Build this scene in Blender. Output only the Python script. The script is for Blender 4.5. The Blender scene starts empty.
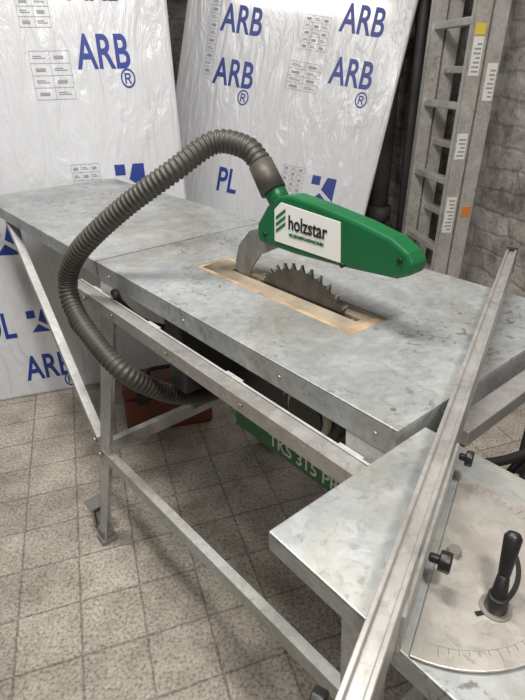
import bpy, bmesh, math, random
from mathutils import Vector, Matrix, Euler
random.seed(3)
YAW=39.1
# ---------------------------------------------------------------- materials
def new_mat(name):
    m=bpy.data.materials.new(name); m.use_nodes=True
    nt=m.node_tree; b=nt.nodes['Principled BSDF']
    return m,nt,b
def mat(name,col,rough=.5,metal=0.,noise=0.,nscale=20.,bump=0.,col2=None,bscale=None):
    m,nt,b=new_mat(name)
    b.inputs['Base Color'].default_value=(*col,1); b.inputs['Roughness'].default_value=rough
    b.inputs['Metallic'].default_value=metal
    tc=nt.nodes.new('ShaderNodeTexCoord')
    if noise>0 or col2:
        n=nt.nodes.new('ShaderNodeTexNoise'); n.inputs['Scale'].default_value=nscale; n.inputs['Detail'].default_value=6
        nt.links.new(tc.outputs['Object'],n.inputs['Vector'])
        r=nt.nodes.new('ShaderNodeValToRGB')
        c2=col2 if col2 else tuple(max(0,c*(1-noise)) for c in col)
        r.color_ramp.elements[0].position=.35; r.color_ramp.elements[1].position=.65
        r.color_ramp.elements[0].color=(*c2,1); r.color_ramp.elements[1].color=(*col,1)
        nt.links.new(n.outputs['Fac'],r.inputs['Fac']); nt.links.new(r.outputs['Color'],b.inputs['Base Color'])
    if bump>0:
        n2=nt.nodes.new('ShaderNodeTexNoise'); n2.inputs['Scale'].default_value=bscale or nscale*3; n2.inputs['Detail'].default_value=8
        nt.links.new(tc.outputs['Object'],n2.inputs['Vector'])
        bp=nt.nodes.new('ShaderNodeBump'); bp.inputs['Strength'].default_value=bump; bp.inputs['Distance'].default_value=.01
        nt.links.new(n2.outputs['Fac'],bp.inputs['Height']); nt.links.new(bp.outputs['Normal'],b.inputs['Normal'])
    return m
def galv(name,base=(.50,.53,.545),dark=(.31,.335,.345),rough=.44,metal=.5,stain=.75,marks=.8,scol=(.27,.24,.20),white=.45,blotch=5.):
    m,nt,b=new_mat(name); N=nt.nodes; L=nt.links
    tc=N.new('ShaderNodeTexCoord')
    def noise(scale,detail=6,rgh=.6,loc=(0,0,0),dist=0):
        mp=N.new('ShaderNodeMapping'); mp.inputs['Location'].default_value=loc
        n=N.new('ShaderNodeTexNoise'); n.inputs['Scale'].default_value=scale; n.inputs['Detail'].default_value=detail; n.inputs['Roughness'].default_value=rgh; n.inputs['Distortion'].default_value=dist
        L.new(tc.outputs['Object'],mp.inputs['Vector']); L.new(mp.outputs['Vector'],n.inputs['Vector']); return n
    def ramp(src,p0,p1,c0,c1):
        r=N.new('ShaderNodeValToRGB'); r.color_ramp.elements[0].position=p0; r.color_ramp.elements[1].position=p1
        r.color_ramp.elements[0].color=(*c0,1); r.color_ramp.elements[1].color=(*c1,1); L.new(src.outputs['Fac'],r.inputs['Fac']); return r
    def mix(mode,fac,c1,c2):
        x=N.new('ShaderNodeMixRGB'); x.blend_type=mode
        if isinstance(fac,float): x.inputs['Fac'].default_value=fac
        else: L.new(fac,x.inputs['Fac'])
        L.new(c1,x.inputs['Color1'])
        if isinstance(c2,tuple): x.inputs['Color2'].default_value=(*c2,1)
        else: L.new(c2,x.inputs['Color2'])
        return x
    n=noise(blotch,10,.72,dist=.4); c=ramp(n,.36,.64,dark,base)
    vo=N.new('ShaderNodeTexVoronoi'); vo.inputs['Scale'].default_value=90; L.new(tc.outputs['Object'],vo.inputs['Vector'])
    bw=N.new('ShaderNodeRGBToBW'); L.new(vo.outputs['Color'],bw.inputs['Color'])
    c=mix('OVERLAY',.12,c.outputs['Color'],bw.outputs['Val'])
    st=noise(3.6,10,.75,loc=(4,2,1),dist=.6); sr=ramp(st,.46,.66,(0,0,0),(stain,)*3)
    c=mix('MIX',sr.outputs['Color'],c.outputs['Color'],scol)
    mk=noise(34,4,.65,dist=2); mr=ramp(mk,.55,.64,(0,0,0),(marks,)*3)
    pt=noise(3.5,4,.6,loc=(9,3,0)); pr=ramp(pt,.42,.60,(0,0,0),(1,1,1))
    ml=mix('MULTIPLY',1.,mr.outputs['Color'],pr.outputs['Color'])
    c=mix('MIX',ml.outputs['Color'],c.outputs['Color'],(.14,.13,.12))
    wt=noise(9,9,.75,loc=(1,7,3),dist=.5); wr=ramp(wt,.52,.70,(0,0,0),(white,)*3); c=mix('MIX',wr.outputs['Color'],c.outputs['Color'],(.62,.645,.65))
    L.new(c.outputs['Color'],b.inputs['Base Color'])
    b.inputs['Metallic'].default_value=metal
    rr=N.new('ShaderNodeMapRange'); rr.inputs['To Min'].default_value=rough-.16; rr.inputs['To Max'].default_value=rough+.24
    L.new(wt.outputs['Fac'],rr.inputs['Value']); L.new(rr.outputs['Result'],b.inputs['Roughness'])
    return m
M_top=galv('galvanized_top')
M_sled=galv('galvanized_sled',stain=.7,scol=(.40,.355,.265))
M_frame=galv('galvanized_frame',base=(.56,.57,.56),dark=(.42,.43,.42),rough=.5,metal=.3,stain=.25,marks=.35)
M_bar=galv('brushed_bar',base=(.56,.555,.545),dark=(.44,.435,.425),rough=.36,metal=.65,stain=.25,marks=.35)
M_alu=galv('ladder_alu',base=(.62,.61,.59),dark=(.46,.45,.43),rough=.42,metal=.45,stain=.4,marks=.6,blotch=8)
M_black=mat('black_plastic',(.012,.012,.013),.45,noise=.3)
M_body=mat('dark_housing',(.034,.036,.038),.5,noise=.4,nscale=8)
M_green=mat('green_plastic',(.004,.12,.038),.4,noise=.15,nscale=12)
M_greenlab=mat('green_label',(.01,.15,.045),.5)
M_white=mat('white_label',(.78,.78,.76),.5,noise=.08,nscale=10)
M_hose=mat('hose_plastic',(.068,.062,.055),.5,noise=.35,nscale=15)
M_blade=mat('blade_steel',(.15,.14,.13),.35,.7,noise=.4,nscale=30)
M_knife=mat('riving_steel',(.38,.37,.35),.45,.5,noise=.35,nscale=30)
M_ply=mat('insert_plywood',(.34,.285,.215),.75,noise=.8,nscale=10,bump=.1)
M_wood=mat('insert_wood_edge',(.50,.37,.24),.7,noise=.5,nscale=24)
M_dust=mat('sawdust',(.52,.40,.26),.9)
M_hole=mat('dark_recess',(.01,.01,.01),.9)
M_orange=mat('red_brown_case',(.19,.055,.026),.6,noise=.4,nscale=8)
M_blue=mat('print_blue',(.018,.045,.28),.5)
M_gray=mat('print_gray',(.30,.31,.33),.5)
M_pipe=mat('pipe_grey',(.09,.09,.095),.6,noise=.4,nscale=8,bump=.2)
M_bolt=mat('bolt_steel',(.4,.38,.34),.4,.8)
M_red=mat('sticker_orange',(.65,.22,.05),.5)
M_yellow=mat('sticker_yellow',(.7,.55,.08),.5)
M_beige=mat('beige_plastic',(.5,.46,.38),.5)
M_dwhite=mat('dusty_grey',(.30,.29,.275),.7,noise=.4)
M_pencil=mat('pencil_mark',(.16,.16,.165),.7)
M_scale=galv('protractor_steel',base=(.50,.485,.46),dark=(.38,.365,.34),rough=.42,metal=.5,stain=.5,marks=.4)
def panel_mat():
    m,nt,b=new_mat('foil_wrapped_insulation'); N=nt.nodes; L=nt.links
    b.inputs['Base Color'].default_value=(.69,.715,.765,1); b.inputs['Roughness'].default_value=.28
    b.inputs['Coat Weight'].default_value=.5; b.inputs['Coat Roughness'].default_value=.12
    tc=N.new('ShaderNodeTexCoord'); mp=N.new('ShaderNodeMapping'); mp.inputs['Scale'].default_value=(9,9,2.2); mp.inputs['Rotation'].default_value=(0,.35,0)
    n=N.new('ShaderNodeTexNoise'); n.inputs['Scale'].default_value=1.8; n.inputs['Detail'].default_value=4; n.inputs['Distortion'].default_value=1.6
    L.new(tc.outputs['Object'],mp.inputs['Vector']); L.new(mp.outputs['Vector'],n.inputs['Vector'])
    bp=N.new('ShaderNodeBump'); bp.inputs['Strength'].default_value=.5; bp.inputs['Distance'].default_value=.03
    L.new(n.outputs['Fac'],bp.inputs['Height']); L.new(bp.outputs['Normal'],b.inputs['Normal'])
    return m
M_panel=panel_mat()
def floor_mat():
    m,nt,b=new_mat('concrete_pavers'); N=nt.nodes; L=nt.links
    tc=N.new('ShaderNodeTexCoord'); mp=N.new('ShaderNodeMapping'); mp.inputs['Rotation'].default_value=(0,0,math.radians(-18))
    mp.inputs['Location'].default_value=(.03,.05,0)
    L.new(tc.outputs['Object'],mp.inputs['Vector'])
    nd=N.new('ShaderNodeTexNoise'); nd.inputs['Scale'].default_value=40; L.new(tc.outputs['Object'],nd.inputs['Vector'])
    va=N.new('ShaderNodeVectorMath'); va.operation='MULTIPLY_ADD'; va.inputs[1].default_value=(.006,.006,0)
    L.new(nd.outputs['Color'],va.inputs[0]); L.new(mp.outputs['Vector'],va.inputs[2])
    br=N.new('ShaderNodeTexBrick'); br.offset=0.0; br.inputs['Scale'].default_value=1
    br.inputs['Brick Width'].default_value=.15; br.inputs['Row Height'].default_value=.15
    br.inputs['Mortar Size'].default_value=.0035; br.inputs['Mortar Smooth'].default_value=.5; br.inputs['Bias'].default_value=0
    br.inputs['Color1'].default_value=(.60,.555,.49,1); br.inputs['Color2'].default_value=(.48,.445,.39,1); br.inputs['Mortar'].default_value=(.33,.305,.27,1)
    L.new(va.outputs[0],br.inputs['Vector'])
    n=N.new('ShaderNodeTexNoise'); n.inputs['Scale'].default_value=120; n.inputs['Detail'].default_value=5; n.inputs['Roughness'].default_value=.65; L.new(tc.outputs['Object'],n.inputs['Vector'])
    r=N.new('ShaderNodeValToRGB'); e=r.color_ramp.elements; e[0].position=.36; e[1].position=.50; e3=e.new(.66); e3.color=(1.3,1.28,1.24,1)
    e[0].color=(.30,.29,.285,1); e[1].color=(.92,.92,.92,1); L.new(n.outputs['Fac'],r.inputs['Fac'])
    mx=N.new('ShaderNodeMixRGB'); mx.blend_type='MULTIPLY'; mx.inputs['Fac'].default_value=.75
    L.new(br.outputs['Color'],mx.inputs['Color1']); L.new(r.outputs['Color'],mx.inputs['Color2'])
    n3=N.new('ShaderNodeTexNoise'); n3.inputs['Scale'].default_value=6; n3.inputs['Detail'].default_value=8; n3.inputs['Roughness'].default_value=.7; L.new(tc.outputs['Object'],n3.inputs['Vector'])
    r3=N.new('ShaderNodeValToRGB'); r3.color_ramp.elements[0].position=.34; r3.color_ramp.elements[1].position=.62
    r3.color_ramp.elements[0].color=(.58,.555,.53,1); r3.color_ramp.elements[1].color=(1.0,1.0,1.0,1); L.new(n3.outputs['Fac'],r3.inputs['Fac'])
    m3=N.new('ShaderNodeMixRGB'); m3.blend_type='MULTIPLY'; m3.inputs['Fac'].default_value=1
    L.new(mx.outputs['Color'],m3.inputs['Color1']); L.new(r3.outputs['Color'],m3.inputs['Color2'])
    L.new(m3.outputs['Color'],b.inputs['Base Color']); b.inputs['Roughness'].default_value=.7
    ad=N.new('ShaderNodeMath'); ad.operation='MULTIPLY_ADD'; ad.inputs[1].default_value=-1.2
    L.new(br.outputs['Fac'],ad.inputs[0]); L.new(n.outputs['Fac'],ad.inputs[2])
    bp=N.new('ShaderNodeBump'); bp.inputs['Strength'].default_value=.5; bp.inputs['Distance'].default_value=.003
    L.new(ad.outputs[0],bp.inputs['Height']); L.new(bp.outputs['Normal'],b.inputs['Normal'])
    return m
def wall_mat(name='rough_whitewashed_wall',k=1.):
    m,nt,b=new_mat(name); N=nt.nodes; L=nt.links
    tc=N.new('ShaderNodeTexCoord')
    cx=N.new('ShaderNodeSeparateXYZ'); cb=N.new('ShaderNodeCombineXYZ'); ax=N.new('ShaderNodeMath'); ax.operation='ADD'
    L.new(tc.outputs['Object'],cx.inputs[0]); L.new(cx.outputs['X'],ax.inputs[0]); L.new(cx.outputs['Y'],ax.inputs[1])
    L.new(ax.outputs[0],cb.inputs['X']); L.new(cx.outputs['Z'],cb.inputs['Y'])
    nn=N.new('ShaderNodeTexNoise'); nn.inputs['Scale'].default_value=7; nn.inputs['Detail'].default_value=5; L.new(tc.outputs['Object'],nn.inputs['Vector'])
    va=N.new('ShaderNodeVectorMath'); va.operation='MULTIPLY_ADD'; va.inputs[1].default_value=(.06,.06,.06)
    L.new(nn.outputs['Color'],va.inputs[0]); L.new(cb.outputs[0],va.inputs[2])
    br=N.new('ShaderNodeTexBrick'); br.inputs['Scale'].default_value=1; br.inputs['Brick Width'].default_value=.26; br.inputs['Row Height'].default_value=.085
    br.inputs['Mortar Size'].default_value=.012; br.inputs['Mortar Smooth'].default_value=1
    for nm,c_ in (('Color1',(.56,.54,.52)),('Color2',(.47,.44,.42)),('Mortar',(.42,.40,.38))): br.inputs[nm].default_value=(*[x*k for x in c_],1)
    L.new(va.outputs[0],br.inputs['Vector'])
    n=N.new('ShaderNodeTexNoise'); n.inputs['Scale'].default_value=6; n.inputs['Detail'].default_value=12; n.inputs['Roughness'].default_value=.74; L.new(tc.outputs['Object'],n.inputs['Vector'])
    r=N.new('ShaderNodeValToRGB'); r.color_ramp.elements[0].position=.40; r.color_ramp.elements[1].position=.56
    r.color_ramp.elements[0].color=(.42,.39,.37,1); r.color_ramp.elements[1].color=(1,1,1,1); L.new(n.outputs['Fac'],r.inputs['Fac'])
    mx=N.new('ShaderNodeMixRGB'); mx.blend_type='MULTIPLY'; mx.inputs['Fac'].default_value=1
    L.new(br.outputs['Color'],mx.inputs['Color1']); L.new(r.outputs['Color'],mx.inputs['Color2']); L.new(mx.outputs['Color'],b.inputs['Base Color'])
    b.inputs['Roughness'].default_value=.9
    ad=N.new('ShaderNodeMath'); ad.operation='MULTIPLY_ADD'; ad.inputs[1].default_value=-.12
    L.new(br.outputs['Fac'],ad.inputs[0]); L.new(n.outputs['Fac'],ad.inputs[2])
    bp=N.new('ShaderNodeBump'); bp.inputs['Strength'].default_value=.8; bp.inputs['Distance'].default_value=.05
    L.new(ad.outputs[0],bp.inputs['Height']); L.new(bp.outputs['Normal'],b.inputs['Normal'])
    return m
M_floor=floor_mat(); M_wall=wall_mat(); M_wall_shaded=wall_mat('rough_wall_shaded',.6)  # second copy: same wall, corner shade darkened into its colour
M_ceil=mat('ceiling_paint',(.6,.58,.55),.9,noise=.15,nscale=3)
# ---------------------------------------------------------------- helpers
col=bpy.context.scene.collection
def finish(bm,name,m,parent=None,bevel=0,smooth=False,loc=None,rot=None):
    bmesh.ops.recalc_face_normals(bm,faces=bm.faces)
    me=bpy.data.meshes.new(name); bm.to_mesh(me); bm.free()
    for mm in (m if isinstance(m,(list,tuple)) else [m]): me.materials.append(mm)
    o=bpy.data.objects.new(name,me); col.objects.link(o)
    if smooth:
        for p in me.polygons: p.use_smooth=True
    if bevel:
        md=o.modifiers.new('bev','BEVEL'); md.width=bevel; md.segments=2; md.limit_method='ANGLE'
    if parent: o.parent=parent
    if loc: o.location=loc
    if rot: o.rotation_euler=rot
    return o
def empty(name,loc=(0,0,0),rotz=0):
    e=bpy.data.objects.new(name,None); e.empty_display_size=.1; col.objects.link(e); e.location=loc; e.rotation_euler=(0,0,rotz); return e
def add_box(bm,lo,hi,mi=0,M=None):
    x0,y0,z0=lo; x1,y1,z1=hi
    vs=[Vector(c) for c in [(x0,y0,z0),(x1,y0,z0),(x1,y1,z0),(x0,y1,z0),(x0,y0,z1),(x1,y0,z1),(x1,y1,z1),(x0,y1,z1)]]
    if M: vs=[M@v for v in vs]
    vs=[bm.verts.new(v) for v in vs]
    for f in [(0,3,2,1),(4,5,6,7),(0,1,5,4),(1,2,6,5),(2,3,7,6),(3,0,4,7)]:
        bm.faces.new([vs[i] for i in f]).material_index=mi
def box(name,lo,hi,m,parent=None,bevel=0,M=None):
    bm=bmesh.new(); add_box(bm,lo,hi,0,M); return finish(bm,name,m,parent,bevel)
def frame_from(a,b,up):
    a=Vector(a);b=Vector(b); x=(b-a).normalized(); up=Vector(up); y=up.cross(x).normalized(); z=x.cross(y)
    M=Matrix((x,y,z)).transposed().to_4x4(); M.translation=a; return M,(b-a).length
def profile_bar(name,a,b,prof,m,parent,up=(0,0,1),bevel=0):
    M,L=frame_from(a,b,up); bm=bmesh.new()
    r0=[bm.verts.new(M@Vector((0,y,z))) for y,z in prof]; r1=[bm.verts.new(M@Vector((L,y,z))) for y,z in prof]
    n=len(prof)
    for i in range(n): bm.faces.new([r0[i],r0[(i+1)%n],r1[(i+1)%n],r1[i]])
    bm.faces.new(r0[::-1]); bm.faces.new(r1)
    return finish(bm,name,m,parent,bevel)
def Lprof(w,h,t,sy=1,sz=1):
    return [(0,0),(sy*w,0),(sy*w,sz*t),(sy*t,sz*t),(sy*t,sz*h),(0,sz*h)]
def add_cyl(bm,a,b,r,seg=20,r2=None,mi=0):
    a=Vector(a);b=Vector(b); d=b-a; up=Vector((0,0,1)) if abs(d.normalized().z)<.9 else Vector((1,0,0))
    M,L=frame_from(a,b,up); r2=r if r2 is None else r2
    c0=[];c1=[]
    for i in range(seg):
        t=2*math.pi*i/seg; c0.append(bm.verts.new(M@Vector((0,r*math.cos(t),r*math.sin(t))))); c1.append(bm.verts.new(M@Vector((L,r2*math.cos(t),r2*math.sin(t)))))
    for i in range(seg): 
        f=bm.faces.new([c0[i],c0[(i+1)%seg],c1[(i+1)%seg],c1[i]]); f.material_index=mi; f.smooth=True
    bm.faces.new(c0[::-1]).material_index=mi; bm.faces.new(c1).material_index=mi
def cyl(name,a,b,r,m,parent=None,r2=None,seg=24,bevel=0):
    bm=bmesh.new(); add_cyl(bm,a,b,r,seg,r2); return finish(bm,name,m,parent,bevel)
def catmull(pts,n):
    P=[Vector(p) for p in pts]; P=[P[0]*2-P[1]]+P+[P[-1]*2-P[-2]]; out=[]
    for i in range(1,len(P)-2):
        for k in range(n):
            t=k/n; a,b,c,d=P[i-1],P[i],P[i+1],P[i+2]
            out.append(.5*((2*b)+(-a+c)*t+(2*a-5*b+4*c-d)*t*t+(-a+3*b-3*c+d)*t**3))
    out.append(P[-2]); return out
def resample(pts,step):
    out=[pts[0]]; acc=0
    for i in range(1,len(pts)):
        a=pts[i-1]; b=pts[i]; d=(b-a).length
        if d<1e-9: continue
        while acc+d>=step:
            t=(step-acc)/d; a=a+(b-a)*t; d=(b-a).length; out.append(a.copy()); acc=0
            if d<1e-9: break
        acc+=d
    return out
def tube(name,pts,rf,m,parent=None,step=.01,seg=12,n=24):
    path=resample(catmull(pts,n),step); bm=bmesh.new(); rings=[]
    nrm=None
    for i,p in enumerate(path):
        t=(path[min(i+1,len(path)-1)]-path[max(i-1,0)]).normalized()
        if nrm is None: nrm=t.orthogonal().normalized()
        nrm=(nrm-t*nrm.dot(t)).normalized(); bn=t.cross(nrm); r=rf(i) if callable(rf) else rf
        rings.append([bm.verts.new(p+(nrm*math.cos(2*math.pi*k/seg)+bn*math.sin(2*math.pi*k/seg))*r) for k in range(seg)])
    for a,b in zip(rings,rings[1:]):
        for k in range(seg): bm.faces.new([a[k],a[(k+1)%seg],b[(k+1)%seg],b[k]])
    bm.faces.new(rings[0][::-1]); bm.faces.new(rings[-1])
    return finish(bm,name,m,parent,smooth=True)
def poly_plate(name,pts,y0,y1,m,parent,bevel=0):
    bm=bmesh.new(); a=[bm.verts.new((u,-y0,z)) for u,z in pts]; b=[bm.verts.new((u,-y1,z)) for u,z in pts]; n=len(pts)
    for i in range(n): bm.faces.new([a[i],a[(i+1)%n],b[(i+1)%n],b[i]])
    bm.faces.new(a); bm.faces.new(b[::-1])
    return finish(bm,name,m,parent,bevel)
def text(name,s,size,m,parent,loc,rot,sx=1,ext=.0004,align='LEFT',shear=0,bold=0):
    c=bpy.data.curves.new(name,'FONT'); c.body=s; c.size=size; c.extrude=ext; c.offset=bold; c.align_x=align; c.shear=shear
    c.materials.append(m); o=bpy.data.objects.new(name,c); col.objects.link(o); o.parent=parent
    o.location=loc; o.rotation_euler=rot; o.scale=(sx,1,1); return o
# ---------------------------------------------------------------- table saw
saw=empty('table_saw',(.149,.472,0),math.radians(90+YAW))
def T(u,v,z): return (u,-v,z)
def tb(name,u0,u1,v0,v1,z0,z1,m,bevel=0,parent=None): return box(name,(u0,-v1,z0),(u1,-v0,z1),m,parent or saw,bevel)
W=.472; ZT=.84
IU0,IU1,IV0,IV1=.195,.625,.142,.228
bm=bmesh.new()
us=[0,IU0,IU1,.798]; vs_=[0,IV0,IV1,W]
for i in range(3):
    for j in range(3):
        if i==1 and j==1: continue
        add_box(bm,(us[i],-vs_[j+1],ZT-.003),(us[i+1],-vs_[j],ZT))
bmesh.ops.remove_doubles(bm,verts=bm.verts,dist=1e-5)
bm.verts.index_update(); dd={}
for f in bm.faces: dd.setdefault(tuple(sorted(v.index for v in f.verts)),[]).append(f)
bmesh.ops.delete(bm,geom=[f for l in dd.values() if len(l)>1 for f in l],context='FACES_ONLY')
for lo,hi in [((0,-.003,ZT-.04),(.798,0.0,ZT-.003)),((0,-W,ZT-.04),(.798,-W+.003,ZT-.003)),((0,-W+.003,ZT-.04),(.003,-.003,ZT-.003)),((.795,-W+.003,ZT-.04),(.798,-.003,ZT-.003)),
              ((0,-.02,ZT-.04),(.798,-.003,ZT-.037)),((0,-W+.003,ZT-.04),(.798,-W+.02,ZT-.037))]:
    add_box(bm,lo,hi)
finish(bm,'main_table_top',M_top,saw,.0012)
bm=bmesh.new()
E0,E1=.805,1.70
add_box(bm,(E0,-W,ZT-.004),(E1,0,ZT-.001))
for lo,hi in [((E0,-.003,ZT-.036),(E1,0,ZT-.004)),((E0,-W,ZT-.036),(E1,-W+.003,ZT-.004)),((E1-.003,-W+.003,ZT-.036),(E1,-.003,ZT-.004)),((E0,-W+.003,ZT-.036),(E0+.003,-.003,ZT-.004)),((E0,-.02,ZT-.036),(E1,-.003,ZT-.033))]:
    add_box(bm,lo,hi)
finish(bm,'extension_top',M_top,saw,.0012)
bm=bmesh.new()
for u,v in [(.03,.03),(.03,.44),(.77,.03),(.77,.44),(.40,.44),(.185,.185),(.635,.185),(.13,.33)]:
    add_cyl(bm,T(u,v,ZT+.0001),T(u,v,ZT+.0006),.0036,14)
finish(bm,'top_screws',M_bolt,saw)
bm=bmesh.new()
for i in range(34):
    u=random.uniform(.05,1.5); v=random.uniform(.03,.44)
    if .15<u<.66 and .10<v<.26: continue
    a=random.choice([0,math.pi/2,.5,2.2]); L_=random.uniform(.008,.035)
    M=Matrix.Translation((u,-v,ZT+(.0001 if u<.79 else -.0009)))@Matrix.Rotation(a,4,'Z'); 
    if u<.76 or u>.85: add_box(bm,(-L_/2,-.0004,0),(L_/2,.0004,.0003),0,M)
finish(bm,'pencil_marks',M_pencil,saw)
bm=bmesh.new()
for i in range(260):
    u=random.gauss(.40,.16); v=random.gauss(.19,.09)
    if not(.02<u<.78 and .02<v<.45) or (.19<u<.63 and .14<v<.23): continue
    s_=random.uniform(.0005,.0013); M=Matrix.Translation((u,-v,ZT+.0001))@Matrix.Rotation(random.uniform(0,3),4,'Z')
    add_box(bm,(-s_*1.6,-s_*.6,0),(s_*1.6,s_*.6,s_*.7),0,M)
finish(bm,'sawdust_specks',M_dust,saw)
# insert
BV=.192
tb('insert_wood_frame_front',IU0+.001,IU1-.001,IV0+.001,IV0+.010,ZT-.012,ZT-.001,M_wood)
tb('insert_wood_frame_back',IU0+.001,IU1-.001,IV1-.008,IV1-.001,ZT-.012,ZT-.001,M_wood)
tb('insert_wood_frame_near',IU0+.001,IU0+.018,IV0+.010,IV1-.008,ZT-.012,ZT-.001,M_wood)
tb('insert_wood_frame_rear',IU1-.010,IU1-.001,IV0+.010,IV1-.008,ZT-.012,ZT-.001,M_wood)
tb('insert_plate_front',IU0+.018,IU1-.010,IV0+.010,BV-.006,ZT-.012,ZT-.002,M_ply)
tb('insert_plate_back',IU0+.018,IU1-.010,BV+.005,IV1-.008,ZT-.012,ZT-.002,M_ply)
tb('insert_plate_rear',.56,IU1-.010,BV-.006,BV+.005,ZT-.012,ZT-.002,M_ply)
tb('insert_plate_near',IU0+.018,IU0+.030,BV-.006,BV+.005,ZT-.012,ZT-.002,M_ply)
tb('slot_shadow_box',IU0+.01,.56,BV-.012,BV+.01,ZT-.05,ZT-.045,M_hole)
def blade():
    bm=bmesh.new(); R=.147; cu,cz=.358,ZT+.056-R; n=40; pts=[]
    for i in range(n):
        a=2*math.pi*i/n
        for da,rr in ((0,R),(.02,R-.001),(.05,R-.012),(.11,R-.009)):
            t=a+da; pts.append((cu+rr*math.cos(t),cz+rr*math.sin(t)))
    a=[bm.verts.new((u,-(BV-.0016),z)) for u,z in pts]; b=[bm.verts.new((u,-(BV+.0016),z)) for u,z in pts]; N=len(pts)
    for i in range(N): bm.faces.new([a[i],a[(i+1)%N],b[(i+1)%N],b[i]])
    bm.faces.new(a); bm.faces.new(b[::-1])
    for i in range(n):
        t=2*math.pi*i/n+.005; 
        M=Matrix.Translation((cu,-BV,cz))@Matrix.Rotation(-t,4,'Y')
        add_box(bm,(R-.008,-.0026,-.002),(R+.001,.0026,.0015),1,M)
    return finish(bm,'saw_blade',[M_blade,M_knife],saw)
blade()
poly_plate('riving_knife',[(.545,ZT-.02),(.548,ZT+.02),(.535,ZT+.055),(.50,ZT+.09),(.455,ZT+.105),(.40,ZT+.10),(.385,ZT+.085),(.42,ZT+.075),(.47,ZT+.050),(.500,ZT+.015),(.512,ZT-.02)],BV-.0025,BV+.0015,M_knife,saw)
G=[(.452,.922),(.460,.935),(.457,.955),(.43,.99),(.403,1.010),(.37,1.016),(.31,1.011),(.22,.999),(.165,.988),(.135,.974),(.124,.960),(.128,.944),(.15,.933),(.25,.925),(.36,.920)]
poly_plate('blade_guard',G,BV-.018,BV+.018,M_green,saw,.005)
LV=BV-.0195
poly_plate('guard_label',[(.408,.934),(.408,.988),(.392,1.002),(.258,.994),(.254,.932)],LV,LV+.003,M_white,saw)
lr=(math.radians(90),0,math.radians(180))
text('guard_label_text','holzstar',.033,M_black,saw,T(.373,LV-.0006,.962),lr,sx=.84,bold=.0004)
text('guard_label_subtext','HOLZBEARBEITUNGSMASCHINEN',.0078,M_greenlab,saw,T(.371,LV-.0006,.95),lr,sx=.68)
for i in range(3):
    o=.011*i
    poly_plate('guard_label_mark_%d'%(i+1),[(.404,.955+o),(.380,.972+o),(.380,.966+o),(.404,.949+o)],LV-.0006,LV,M_greenlab,saw)
bm=bmesh.new()
for u,z in [(.145,.962),(.435,.94),(.25,.929)]:
    add_cyl(bm,T(u,BV-.021,z),T(u,BV-.016,z),.004,12)
finish(bm,'guard_screws',M_black,saw)
cyl('guard_outlet',T(.405,BV,.985),T(.445,BV,1.03),.018,M_green,saw,r2=.020)
cyl('hose_cuff',T(.43,BV-.002,1.012),T(.462,BV-.004,1.055),.023,M_hose,saw,r2=.0215)
def leg(name,top,foot,w0=.070,w1=.038):
    bm=bmesh.new(); t=.003
    A=Vector(T(*top));B=Vector(T(*foot)); ux=Vector((1,0,0)); uy=Vector((0,1,0))
    su=-1 if top[0]>.4 else 1; sv=1 if top[1]>.2 else -1
    def fl(dirv,thin,w0,w1):
        v=[A,A+dirv*w0,A+dirv*w0+thin*t,A+thin*t,B,B+dirv*w1,B+dirv*w1+thin*t,B+thin*t]; v=[bm.verts.new(q) for q in v]
        for f in [(0,1,2,3),(4,7,6,5),(0,4,5,1),(1,5,6,2),(2,6,7,3),(3,7,4,0)]: bm.faces.new([v[i] for i in f])
    fl(ux*su,uy*sv,w0,w1); fl(uy*sv,ux*su,w0*.6,w1*.8)
    finish(bm,name,M_frame,saw,.0008)
    bm=bmesh.new(); F=B+Vector((su*.014,sv*.014,0))
    add_box(bm,(F.x-.024,F.y-.024,0),(F.x+.024,F.y+.024,.018)); add_box(bm,(F.x-.018,F.y-.018,.018),(F.x+.018,F.y+.018,.05))
    finish(bm,name+'_foot',M_dwhite,saw,.006)
leg('leg_1',(.790,.004,.825),(.885,-.095,.02))
leg('leg_2',(.790,W-.004,.825),(.885,W+.095,.02))
leg('leg_3',(.01,.004,.825),(-.085,-.095,.02))
leg('leg_4',(.01,W-.004,.825),(-.085,W+.095,.02))
profile_bar('brace_front',T(.84,-.058,.335),T(-.03,-.058,.40),Lprof(.02,.034,.003,1,-1),M_frame,saw)
profile_bar('brace_back',T(.84,W+.058,.33),T(-.03,W+.058,.33),Lprof(.02,.036,.003,-1,-1),M_frame,saw)
profile_bar('brace_left',T(.845,-.055,.34),T(.845,W+.055,.34),Lprof(.02,.036,.003,1,-1),M_frame,saw)
profile_bar('brace_right',T(-.045,-.055,.34),T(-.045,W+.055,.34),Lprof(.02,.036,.003,-1,-1),M_frame,saw)
profile_bar('strut_front',T(1.48,.004,.812),T(.845,-.06,.37),Lprof(.022,.026,.003,1,-1),M_frame,saw)
profile_bar('strut_back',T(1.48,W-.004,.812),T(.845,W+.06,.37),Lprof(.022,.026,.003,-1,-1),M_frame,saw)
profile_bar('slide_rail',T(.875,-.040,.782),T(-.30,-.040,.782),[(0,0),(.024,0),(.024,-.004),(.005,-.004),(.005,-.026),(0,-.026)],M_bar,saw)
profile_bar('slide_rail_back',T(.875,-.014,.782),T(-.02,-.014,.782),[(0,0),(.004,0),(.004,-.022),(0,-.022)],M_frame,saw)
bm=bmesh.new()
for u in (.80,.55,.3,.06):
    add_box(bm,(u-.02,.003,.773),(u+.02,.034,.779))
finish(bm,'rail_brackets',M_frame,saw)
bm=bmesh.new()
for u in (.86,.79,.02): add_cyl(bm,T(u,-.041,.770),T(u,-.047,.770),.006,6)
for u in (.66,.45,.24): add_cyl(bm,T(u,-.041,.770),T(u,-.0425,.770),.004,8)
for u in (.74,.45,.2,.03): add_cyl(bm,T(u,.001,.82),T(u,-.002,.82),.003,8)
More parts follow.
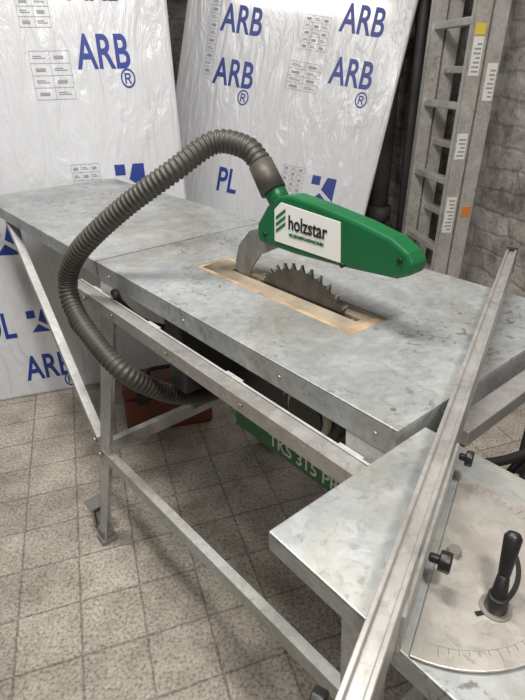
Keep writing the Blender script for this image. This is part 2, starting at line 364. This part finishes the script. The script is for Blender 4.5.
for (u,z) in ((.835,.345),(.0,.385),(.855,.38)): add_cyl(bm,T(u,-.06,z-.02),T(u,-.068,z-.02),.008,6)
finish(bm,'frame_bolts',M_bolt,saw)
# motor housing
bm=bmesh.new()
add_box(bm,(.12,-.43,.46),(.60,-.20,.80)); finish(bm,'motor_housing',M_body,saw,.012)
bm=bmesh.new(); add_box(bm,(.16,-.42,.415),(.54,-.215,.465)); finish(bm,'housing_lower',M_body,saw,.012)
tb('housing_label_white',.40,.585,.196,.1995,.495,.555,M_white)
tb('housing_label_black',.14,.40,.196,.1995,.495,.555,M_black)
tb('housing_label_green',.14,.585,.196,.1995,.435,.495,M_greenlab)
text('housing_label_text','holzstar',.036,M_black,saw,T(.545,.1955,.510),lr,sx=.85,bold=.0004)
for i in range(3):
    o=.012*i
    poly_plate('housing_label_mark_%d'%(i+1),[(.578,.512+o),(.555,.525+o),(.555,.519+o),(.578,.506+o)],.1954,.196,M_greenlab,saw)
text('housing_label_type','TKS 315 PRO',.046,M_white,saw,T(.46,.1955,.448),lr,sx=.95,bold=.0006)
cyl('motor_drum',T(.262,.195,.672),T(.262,.13,.672),.066,M_body,saw,bevel=.006)
cyl('motor_ring',T(.262,.13,.672),T(.262,.115,.672),.050,M_beige,saw,bevel=.004)
cyl('motor_ring_core',T(.262,.125,.672),T(.262,.110,.672),.040,M_black,saw)
cyl('dust_port',T(.57,.30,.58),T(.615,.20,.53),.035,M_body,saw,r2=.028)
tb('tilt_bracket',.52,.58,.03,.19,.62,.80,M_body,.004)
tb('housing_front_plate',.62,.632,.10,.42,.50,.80,M_dwhite,.003)
# sliding table
bm=bmesh.new(); SU0,SU1,SV0,SV1,SZ=-.42,-.006,-.195,.045,.828
add_box(bm,(SU0,-SV1,SZ-.003),(SU1,-SV0,SZ))
t=.003
add_box(bm,(SU0,-SV0-t,SZ-.024),(SU1,-SV0,SZ-.003)); add_box(bm,(SU0,-SV1,SZ-.024),(SU1,-SV1+t,SZ-.003))
add_box(bm,(SU1-t,-SV1+t,SZ-.024),(SU1,-SV0-t,SZ-.003)); add_box(bm,(SU0,-SV1+t,SZ-.024),(SU0+t,-SV0-t,SZ-.003))
finish(bm,'sliding_table_top',M_sled,saw,.002)
bm=bmesh.new()
for u in (-.38,-.06):
    add_box(bm,(u-.03,.005,.752),(u+.03,.045,.80)); add_cyl(bm,T(u,-.05,.765),T(u,-.062,.765),.016,16)
finish(bm,'sliding_table_rollers',M_black,saw,.003)
profile_bar('sliding_table_support',T(-.40,-.17,.80),T(-.02,-.17,.80),Lprof(.02,.03,.003,1,-1),M_frame,saw)
fa=Vector(T(-.178,-.285,.846)); fb=Vector(T(.168,.55,.846))
profile_bar('crosscut_fence_bar',fa,fb,[(-.009,0),(.009,0),(.009,.046),(.005,.046),(.005,.042),(-.005,.042),(-.005,.046),(-.009,.046)],M_bar,saw,bevel=.0008)
d=(fb-fa).normalized()
profile_bar('fence_end_cap',fa-d*.012,fa,[(-.011,-.002),(.011,-.002),(.011,.048),(-.011,.048)],M_black,saw,bevel=.002)
profile_bar('fence_far_cap',fb,fb+d*.008,[(-.010,-.002),(.010,-.002),(.010,.048),(-.010,.048)],M_black,saw,bevel=.002)
side=Vector((0,0,1)).cross(d)
sm=side if side.x<0 else -side
def onbar(s,off,z): 
    p=fa+d*s+sm*off; return Vector((p.x,p.y,z))
profile_bar('fence_bracket',onbar(.09,.0115,.8285),onbar(.30,.0115,.8285),[(0,0),(.003,0),(.003,.04),(0,.04)],M_frame,saw)
def knob(name,p,q,r):
    bm=bmesh.new(); p=Vector(p);q=Vector(q); add_cyl(bm,p,q,r*.45,12); add_cyl(bm,p+(q-p)*.45,q,r,8); finish(bm,name,M_black,saw,.0015)
knob('fence_knob_1',onbar(.155,.014,.862),onbar(.155,.031,.862),.0085)
knob('fence_knob_2',onbar(.285,.014,.865),onbar(.285,.027,.865),.008)
knob('fence_knob_3',onbar(.015,-.010,.862),onbar(.015,-.026,.862),.010)
bm=bmesh.new(); c=onbar(.195,.018,0); R=.105; pts=[]
ang0=math.atan2(-d.y,-d.x)
sgn=1 if (Matrix.Rotation(.1,3,'Z')@(-d)).dot(sm)>0 else -1
for i in range(33):
    t_=ang0+sgn*math.pi*i/32; pts.append((c.x+R*math.cos(t_),c.y+R*math.sin(t_)))
a=[bm.verts.new((x,y,SZ+.001)) for x,y in pts]; b=[bm.verts.new((x,y,SZ+.0035)) for x,y in pts]; n=len(pts)
for i in range(n): bm.faces.new([a[i],a[(i+1)%n],b[(i+1)%n],b[i]])
bm.faces.new(a); bm.faces.new(b)
finish(bm,'protractor_plate',M_scale,saw,.0008)
PZ=SZ+.0035
def arc(name,r0,r1,f0,f1,m,z=PZ+.0004):
    bm=bmesh.new(); prev=None
    for i in range(33):
        t_=ang0+sgn*math.pi*(f0+(f1-f0)*i/32)
        q=[bm.verts.new((c.x+r*math.cos(t_),c.y+r*math.sin(t_),z)) for r in (r0,r1)]
        if prev: bm.faces.new([prev[0],prev[1],q[1],q[0]])
        prev=q
    finish(bm,name,m,saw)
arc('protractor_slot',.0605,.0645,.20,.62,M_hole)
arc('protractor_scale_line',.0900,.0905,.04,.96,M_gray)
bm=bmesh.new()
for i in range(37):
    t_=ang0+sgn*math.pi*(.06+.88*i/36); L_=.008 if i%6==0 else .004
    M=Matrix.Translation((c.x,c.y,0))@Matrix.Rotation(t_,4,'Z'); add_box(bm,(.0906,-.0002,PZ),(.0906+L_,.0002,PZ+.0004),0,M)
finish(bm,'protractor_ticks',M_pencil,saw)
kp=c+(Matrix.Rotation(ang0+sgn*math.pi*.29,3,'Z')@Vector((.0625,0,0)))
k0=Vector((kp.x,kp.y,PZ+.001))
bm=bmesh.new()
add_cyl(bm,k0,k0+Vector((0,0,.014)),.0085,20,.0075)
hd=(d*.55+sm*.02+Vector((0,0,.9))).normalized()
kk=k0+Vector((0,0,.010))
add_cyl(bm,kk,kk+hd*.018,.0065,14,.0045); add_cyl(bm,kk+hd*.018,kk+hd*.048,.0045,14,.0068); add_cyl(bm,kk+hd*.048,kk+hd*.052,.0068,14,.004)
finish(bm,'protractor_clamp_lever',M_black,saw,.0006)
cyl('protractor_washer',(kp.x,kp.y,PZ),(kp.x,kp.y,PZ+.0015),.012,M_bolt,saw)
cyl('protractor_pivot',(c.x+sm.x*.012,c.y+sm.y*.012,PZ),(c.x+sm.x*.012,c.y+sm.y*.012,PZ+.006),.006,M_bolt,saw,seg=6)
profile_bar('rip_rail',T(-.030,.075,.826),T(-.030,.60,.826),[(-.014,0),(.014,0),(.014,-.022),(-.014,-.022)],M_bar,saw,bevel=.002)
bm=bmesh.new()
for v in (.12,.40): add_box(bm,(-.016,-v-.02,.80),(0,-v+.02,.812))
finish(bm,'rip_rail_brackets',M_frame,saw)
tb('switch_box',-.085,-.02,.30,.40,.62,.75,M_body,.006)
tb('switch_bracket',-.03,-.003,.33,.37,.74,.80,M_frame)
tb('switch_button_green',-.089,-.085,.315,.335,.66,.70,M_greenlab)
tb('switch_button_red',-.089,-.085,.355,.375,.66,.70,M_red)
# casters
def caster(n,F,m):
    bm=bmesh.new(); add_cyl(bm,T(F[0],F[1]-.012,.035),T(F[0],F[1]+.012,.035),.035,24); finish(bm,'caster_wheel_%d'%n,m,saw,.003)
    bm=bmesh.new(); add_cyl(bm,T(F[0],F[1]-.0135,.035),T(F[0],F[1]+.0135,.035),.018,20); add_box(bm,(F[0]-.012,-F[1]+.015,.02),(F[0]+.012,-F[1]+.018,.10)); add_box(bm,(F[0]-.012,-F[1]-.018,.02),(F[0]+.012,-F[1]-.015,.10)); add_box(bm,(F[0]-.03,-F[1]-.03,.10),(F[0]+.02,-F[1]+.03,.105)); finish(bm,'caster_fork_%d'%n,M_bolt,saw)
caster(1,(.925,.555),M_black); caster(2,(.925,-.075),M_dwhite)
# ---------------------------------------------------------------- hose
saw_M=Matrix.Translation((.149,.472,0))@Matrix.Rotation(math.radians(90+YAW),4,'Z')
def WT(u,v,z): return saw_M@Vector((u,-v,z))
hp=[(.445,.19,1.035),(.466,.187,1.060),(.495,.18,1.080),(.545,.15,1.085),(.575,.08,1.042),(.640,.01,.980),(.708,-.045,.912),(.757,-.064,.863),(.785,-.072,.815),(.760,-.080,.770),(.693,-.080,.730),(.595,-.06,.675),(.59,.03,.590),(.60,.12,.545),(.612,.20,.53)]
tube('dust_hose',[WT(*p) for p in hp],lambda i:(.0208,.0199,.0172,.0196)[i%4],M_hose,None,step=.0025,seg=14)
def cable(n,pts,r,m=M_black): tube('power_cable_%d'%n,[T(*p) for p in pts],r,m,saw)
cable(1,[(-.02,.06,.795),(-.060,.085,.785),(-.085,.16,.780),(-.080,.24,.785),(-.065,.34,.785),(-.06,.5,.76),(-.04,.6,.72)],.006)
cable(2,[(-.05,.30,.65),(-.13,.26,.62),(-.20,.18,.66),(-.19,.16,.74),(-.14,.22,.77),(-.13,.40,.72),(-.2,.8,.3),(-.25,.9,.01)],.0065)
cable(3,[(-.02,.08,.76),(-.09,.09,.73),(-.14,.14,.72),(-.13,.22,.70),(-.085,.30,.68)],.0055)
cable(4,[(-.06,.12,.70),(-.10,.14,.765),(-.10,.22,.775),(-.07,.27,.74),(-.05,.20,.69),(-.08,.13,.70),(-.10,.24,.73),(-.08,.32,.72)],.006)
cable(5,[(.80,-.05,.80),(.90,-.04,.74),(.90,-.05,.68),(.82,-.06,.68),(.80,-.055,.76)],.003)
cable(6,[(.70,-.01,.80),(.74,.02,.75),(.72,.05,.71),(.64,.08,.71),(.60,.12,.74)],.009,M_body)
bm=bmesh.new(); add_cyl(bm,T(-.115,.15,.778),T(-.095,.20,.782),.017,18,.020); add_cyl(bm,T(-.095,.20,.782),T(-.088,.218,.784),.020,18,.020); finish(bm,'power_plug',M_black,saw,.002)
# ---------------------------------------------------------------- room
RY=math.radians(18)
bm=bmesh.new(); add_box(bm,(-3.5,-2.2,-.05),(3.0,4.2,0)); finish(bm,'floor',M_floor)
bm=bmesh.new(); add_box(bm,(-3.5,-2.2,2.6),(3.0,4.2,2.65)); finish(bm,'ceiling',M_ceil)
def wall(name,p,q,m,th=.1):
    M,L=frame_from((p[0],p[1],0),(q[0],q[1],0),(0,0,1)); bm=bmesh.new(); add_box(bm,(0,0,0),(L,th,2.6),0,M); return finish(bm,name,m)
dx=Vector((math.cos(RY),math.sin(RY))); dy=Vector((-math.sin(RY),math.cos(RY))); C=Vector((.56,3.45))
wall('wall_back',C-dx*3.6,C,M_wall_shaded)
wall('wall_right',C,C-dy*4.6,M_wall)
# ---------------------------------------------------------------- insulation panels
def panel(name,base,yaw,lean,roll,x0,x1,h):
    e=empty(name)
    e.matrix_world=Matrix.Translation((base[0],base[1],0.0))@Matrix.Rotation(math.radians(yaw),4,'Z')@Matrix.Rotation(math.radians(-lean),4,'X')@Matrix.Rotation(math.radians(roll),4,'Y')
    box('foil_pack',(x0,0,0),(x1,.10,h),M_panel,e,.012)
    return e
p1=panel('insulation_panel',(-.27,2.10),18,5,0,-1.25,0,2.1)
p2=panel('insulation_panel',(.345,2.28),-12,12,10,-.97,0,2.0)
def ptext(p,s,x,z,size=.15,sx=.66,m=None,bold=.0026):
    return text('print_text',s,size,m or M_blue,p,(x,-.0012,z),(math.radians(90),0,0),sx=sx,bold=bold)
def pshape(p,polys,m):
    bm=bmesh.new()
    for P in polys: bm.faces.new([bm.verts.new((x,-.0015,z)) for x,z in P])
    finish(bm,'print_mark',m,p)
def logo(p,x,z,s=.11):
    pshape(p,[[(x,z+s*.65),(x+s*.35,z+s*.65),(x+s*.35,z+s),(x,z+s)],[(x+s*.45,z+s*.5),(x+s,z+s*.1),(x+s,z+s),(x+s*.62,z+s)],[(x+s*.1,z),(x+s*.9,z-s*.05),(x+s*.42,z+s*.35)]],M_blue)
def diagram(p,x0,z0,x1,z1,rows=4,cols=2):
    t=.0012; P=[]
    def R(a,b,c,e): P.append([(a,b),(c,b),(c,e),(a,e)])
    for i in range(rows+1):
        z=z0+(z1-z0)*i/rows; R(x0,z-t/2,x1,z+t/2)
    for j in range(cols+1):
        x=x0+(x1-x0)*j/cols; R(x-t/2,z0,x+t/2,z1)
    for i in range(rows):
        z=z0+(z1-z0)*(i+.5)/rows; w=(x1-x0)/cols
        for j in range(cols):
            if (i+j)%2: R(x0+w*(j+.15),z-.004,x0+w*(j+.8),z-.0015); R(x0+w*(j+.15),z+.002,x0+w*(j+.6),z+.0045)
            else: R(x0+w*(j+.2),z-.006,x0+w*(j+.7),z+.004)
    pshape(p,P,M_gray)
ptext(p1,'ARB',-.335,1.215); ptext(p1,'ARB',-.335,1.42)
ptext(p1,'®',-.195,1.15,.085,.8,bold=.0005)
ptext(p1,'ARB',-.74,.075); ptext(p1,'®',-.60,.02,.085,.8,bold=.0005); ptext(p1,'POL',-.92,.27,.15)
logo(p1,-.265,.78); logo(p1,-.75,.60); logo(p1,-.69,.28,.09)
diagram(p1,-.49,1.12,-.36,1.27); diagram(p1,-.42,.76,-.32,.90,5,3); diagram(p1,-.50,1.34,-.40,1.46)
ptext(p2,'ARB',-.29,1.13); ptext(p2,'ARB',-.29,1.33)
ptext(p2,'®',-.16,1.055,.085,.8,bold=.0005)
logo(p2,-.27,.64); logo(p2,-.08,.2)
diagram(p2,-.47,1.08,-.33,1.19); diagram(p2,-.44,1.24,-.33,1.37,5,3); diagram(p2,-.41,.66,-.31,.77,5,3); diagram(p2,-.85,1.08,-.81,1.38,10,1)
ptext(p2,'ARB',-.80,1.05); ptext(p2,'ARB',-.80,1.26)
ptext(p2,'®',-.675,.98,.085,.8,bold=.0005); ptext(p2,'PL',-.71,.60)
# ---------------------------------------------------------------- ladder
lad=empty('aluminium_ladder')
lad.matrix_world=Matrix.Translation((.735,2.08,0))@Matrix.Rotation(math.radians(100),4,'Z')@Matrix.Rotation(math.radians(1.5),4,'X')
def ladder_section(n,y,w0,w1,z0,z1):
    for k,x in enumerate((w0,w1-.025)):
        bm=bmesh.new(); t=.003
        add_box(bm,(x,y-.03,z0),(x+t,y+.03,z1)); add_box(bm,(x,y-.03,z0),(x+.025,y-.027,z1)); add_box(bm,(x,y+.027,z0),(x+.025,y+.03,z1))
        finish(bm,'stile_%d_%d'%(n,k+1),M_alu,lad,.001)
    bm=bmesh.new(); z=z0+.25
    while z<z1-.05:
        add_box(bm,(w0+.003,y-.018,z-.013),(w1-.003,y+.018,z+.013)); z+=.27
    finish(bm,'rungs_%d'%n,M_alu,lad,.004)
    bm=bmesh.new()
    for x in (w0,w1-.025): add_box(bm,(x-.002,y-.033,z0-.005 if z0>0 else 0),(x+.027,y+.033,z0+.06))
    finish(bm,'stile_feet_%d'%n,M_black,lad,.003)
ladder_section(1,0,0,.34,.0,2.2); ladder_section(2,-.066,.0,.34,.12,2.3)
for i,(y0,y1,z0,z1,m) in enumerate([(-.02,.02,.60,.74,M_white),(-.02,.02,.88,.97,M_white),(-.018,.02,1.16,1.28,M_white),(-.088,-.05,1.08,1.2,M_white),(-.088,-.05,.66,.70,M_red),(-.018,.02,1.285,1.32,M_yellow)]):
    box('ladder_sticker_%d'%(i+1),(-.0015,y0,z0),(-.0002,y1,z1),m,lad)
    if z1-z0>.05:
        bm=bmesh.new(); z=z0+.01
        while z<z1-.012: add_box(bm,(-.0018,y0+.005,z),(-.0015,y1-.005-random.uniform(0,.012),z+.006)); z+=.014
        finish(bm,'ladder_sticker_print_%d'%(i+1),M_gray,lad)
# ---------------------------------------------------------------- pipes
e=empty('heating_pipes')
bm=bmesh.new(); add_cyl(bm,(.60,2.70,0),(.63,2.72,2.6),.045,20); add_cyl(bm,(.71,2.62,0),(.71,2.62,2.6),.022,20)
for z in (.5,1.15,1.9): add_cyl(bm,(.613,2.705,z),(.615,2.706,z+.07),.058,20)
add_cyl(bm,(.61,2.70,1.28),(.74,2.70,1.36),.03,16)
finish(bm,'pipes',M_pipe,e)
# ---------------------------------------------------------------- tool case
tcs=empty('tool_case',(-.37,1.70,0),math.radians(14))
box('case_body',(-.16,-.08,.0),(.16,.08,.15),M_orange,tcs,.012)
box('case_lid',(-.162,-.082,.153),(.162,.082,.19),M_orange,tcs,.012)
box('case_clasp_1',(-.11,-.09,.13),(-.07,-.08,.175),M_black,tcs,.002); box('case_clasp_2',(.07,-.09,.13),(.11,-.08,.175),M_black,tcs,.002)
tube('case_handle',[(-.06,0,.188),(-.055,0,.22),(0,0,.227),(.055,0,.22),(.06,0,.188)],.008,M_black,tcs)
# ---------------------------------------------------------------- lights
def area(name,loc,size,power,target,colr=(1,.95,.88)):
    l=bpy.data.lights.new(name,'AREA'); l.shape='RECTANGLE'; l.size=size[0]; l.size_y=size[1]; l.energy=power; l.color=colr
    o=bpy.data.objects.new(name,l); col.objects.link(o); o.location=loc
    o.rotation_euler=(Vector(target)-Vector(loc)).to_track_quat('-Z','Y').to_euler(); return o
area('added_camera_light',(-.4,.8,2.5),(1.2,.15),40,(-.3,1.0,0),(1,.96,.90))
area('added_camera_light',(.25,-.3,2.3),(.2,.15),25,(0,1.2,.4),(1,.94,.87))  # added light above and behind the camera, small for crisper shadows
w=bpy.data.worlds.new('World'); bpy.context.scene.world=w; w.use_nodes=True
w.node_tree.nodes['Background'].inputs[0].default_value=(1,.96,.9,1); w.node_tree.nodes['Background'].inputs[1].default_value=.17
# ---------------------------------------------------------------- camera
p=math.radians(28.22); r=math.radians(-1.3); c_,s_=math.cos(r),math.sin(r)
Rv=Vector((1,0,0)); Uv=Vector((0,math.sin(p),math.cos(p))); Fv=Vector((0,math.cos(p),-math.sin(p)))
X=c_*Rv+s_*Uv; Y=-s_*Rv+c_*Uv
M=Matrix((X,Y,-Fv)).transposed().to_4x4(); M.translation=(0,0,1.2)
cam=bpy.data.cameras.new('camera'); co=bpy.data.objects.new('camera',cam); col.objects.link(co); co.matrix_world=M
cam.sensor_fit='VERTICAL'; cam.sensor_height=24; cam.lens=24*526/700; cam.clip_start=.02
bpy.context.scene.camera=co
bpy.context.scene.view_settings.view_transform='Standard'
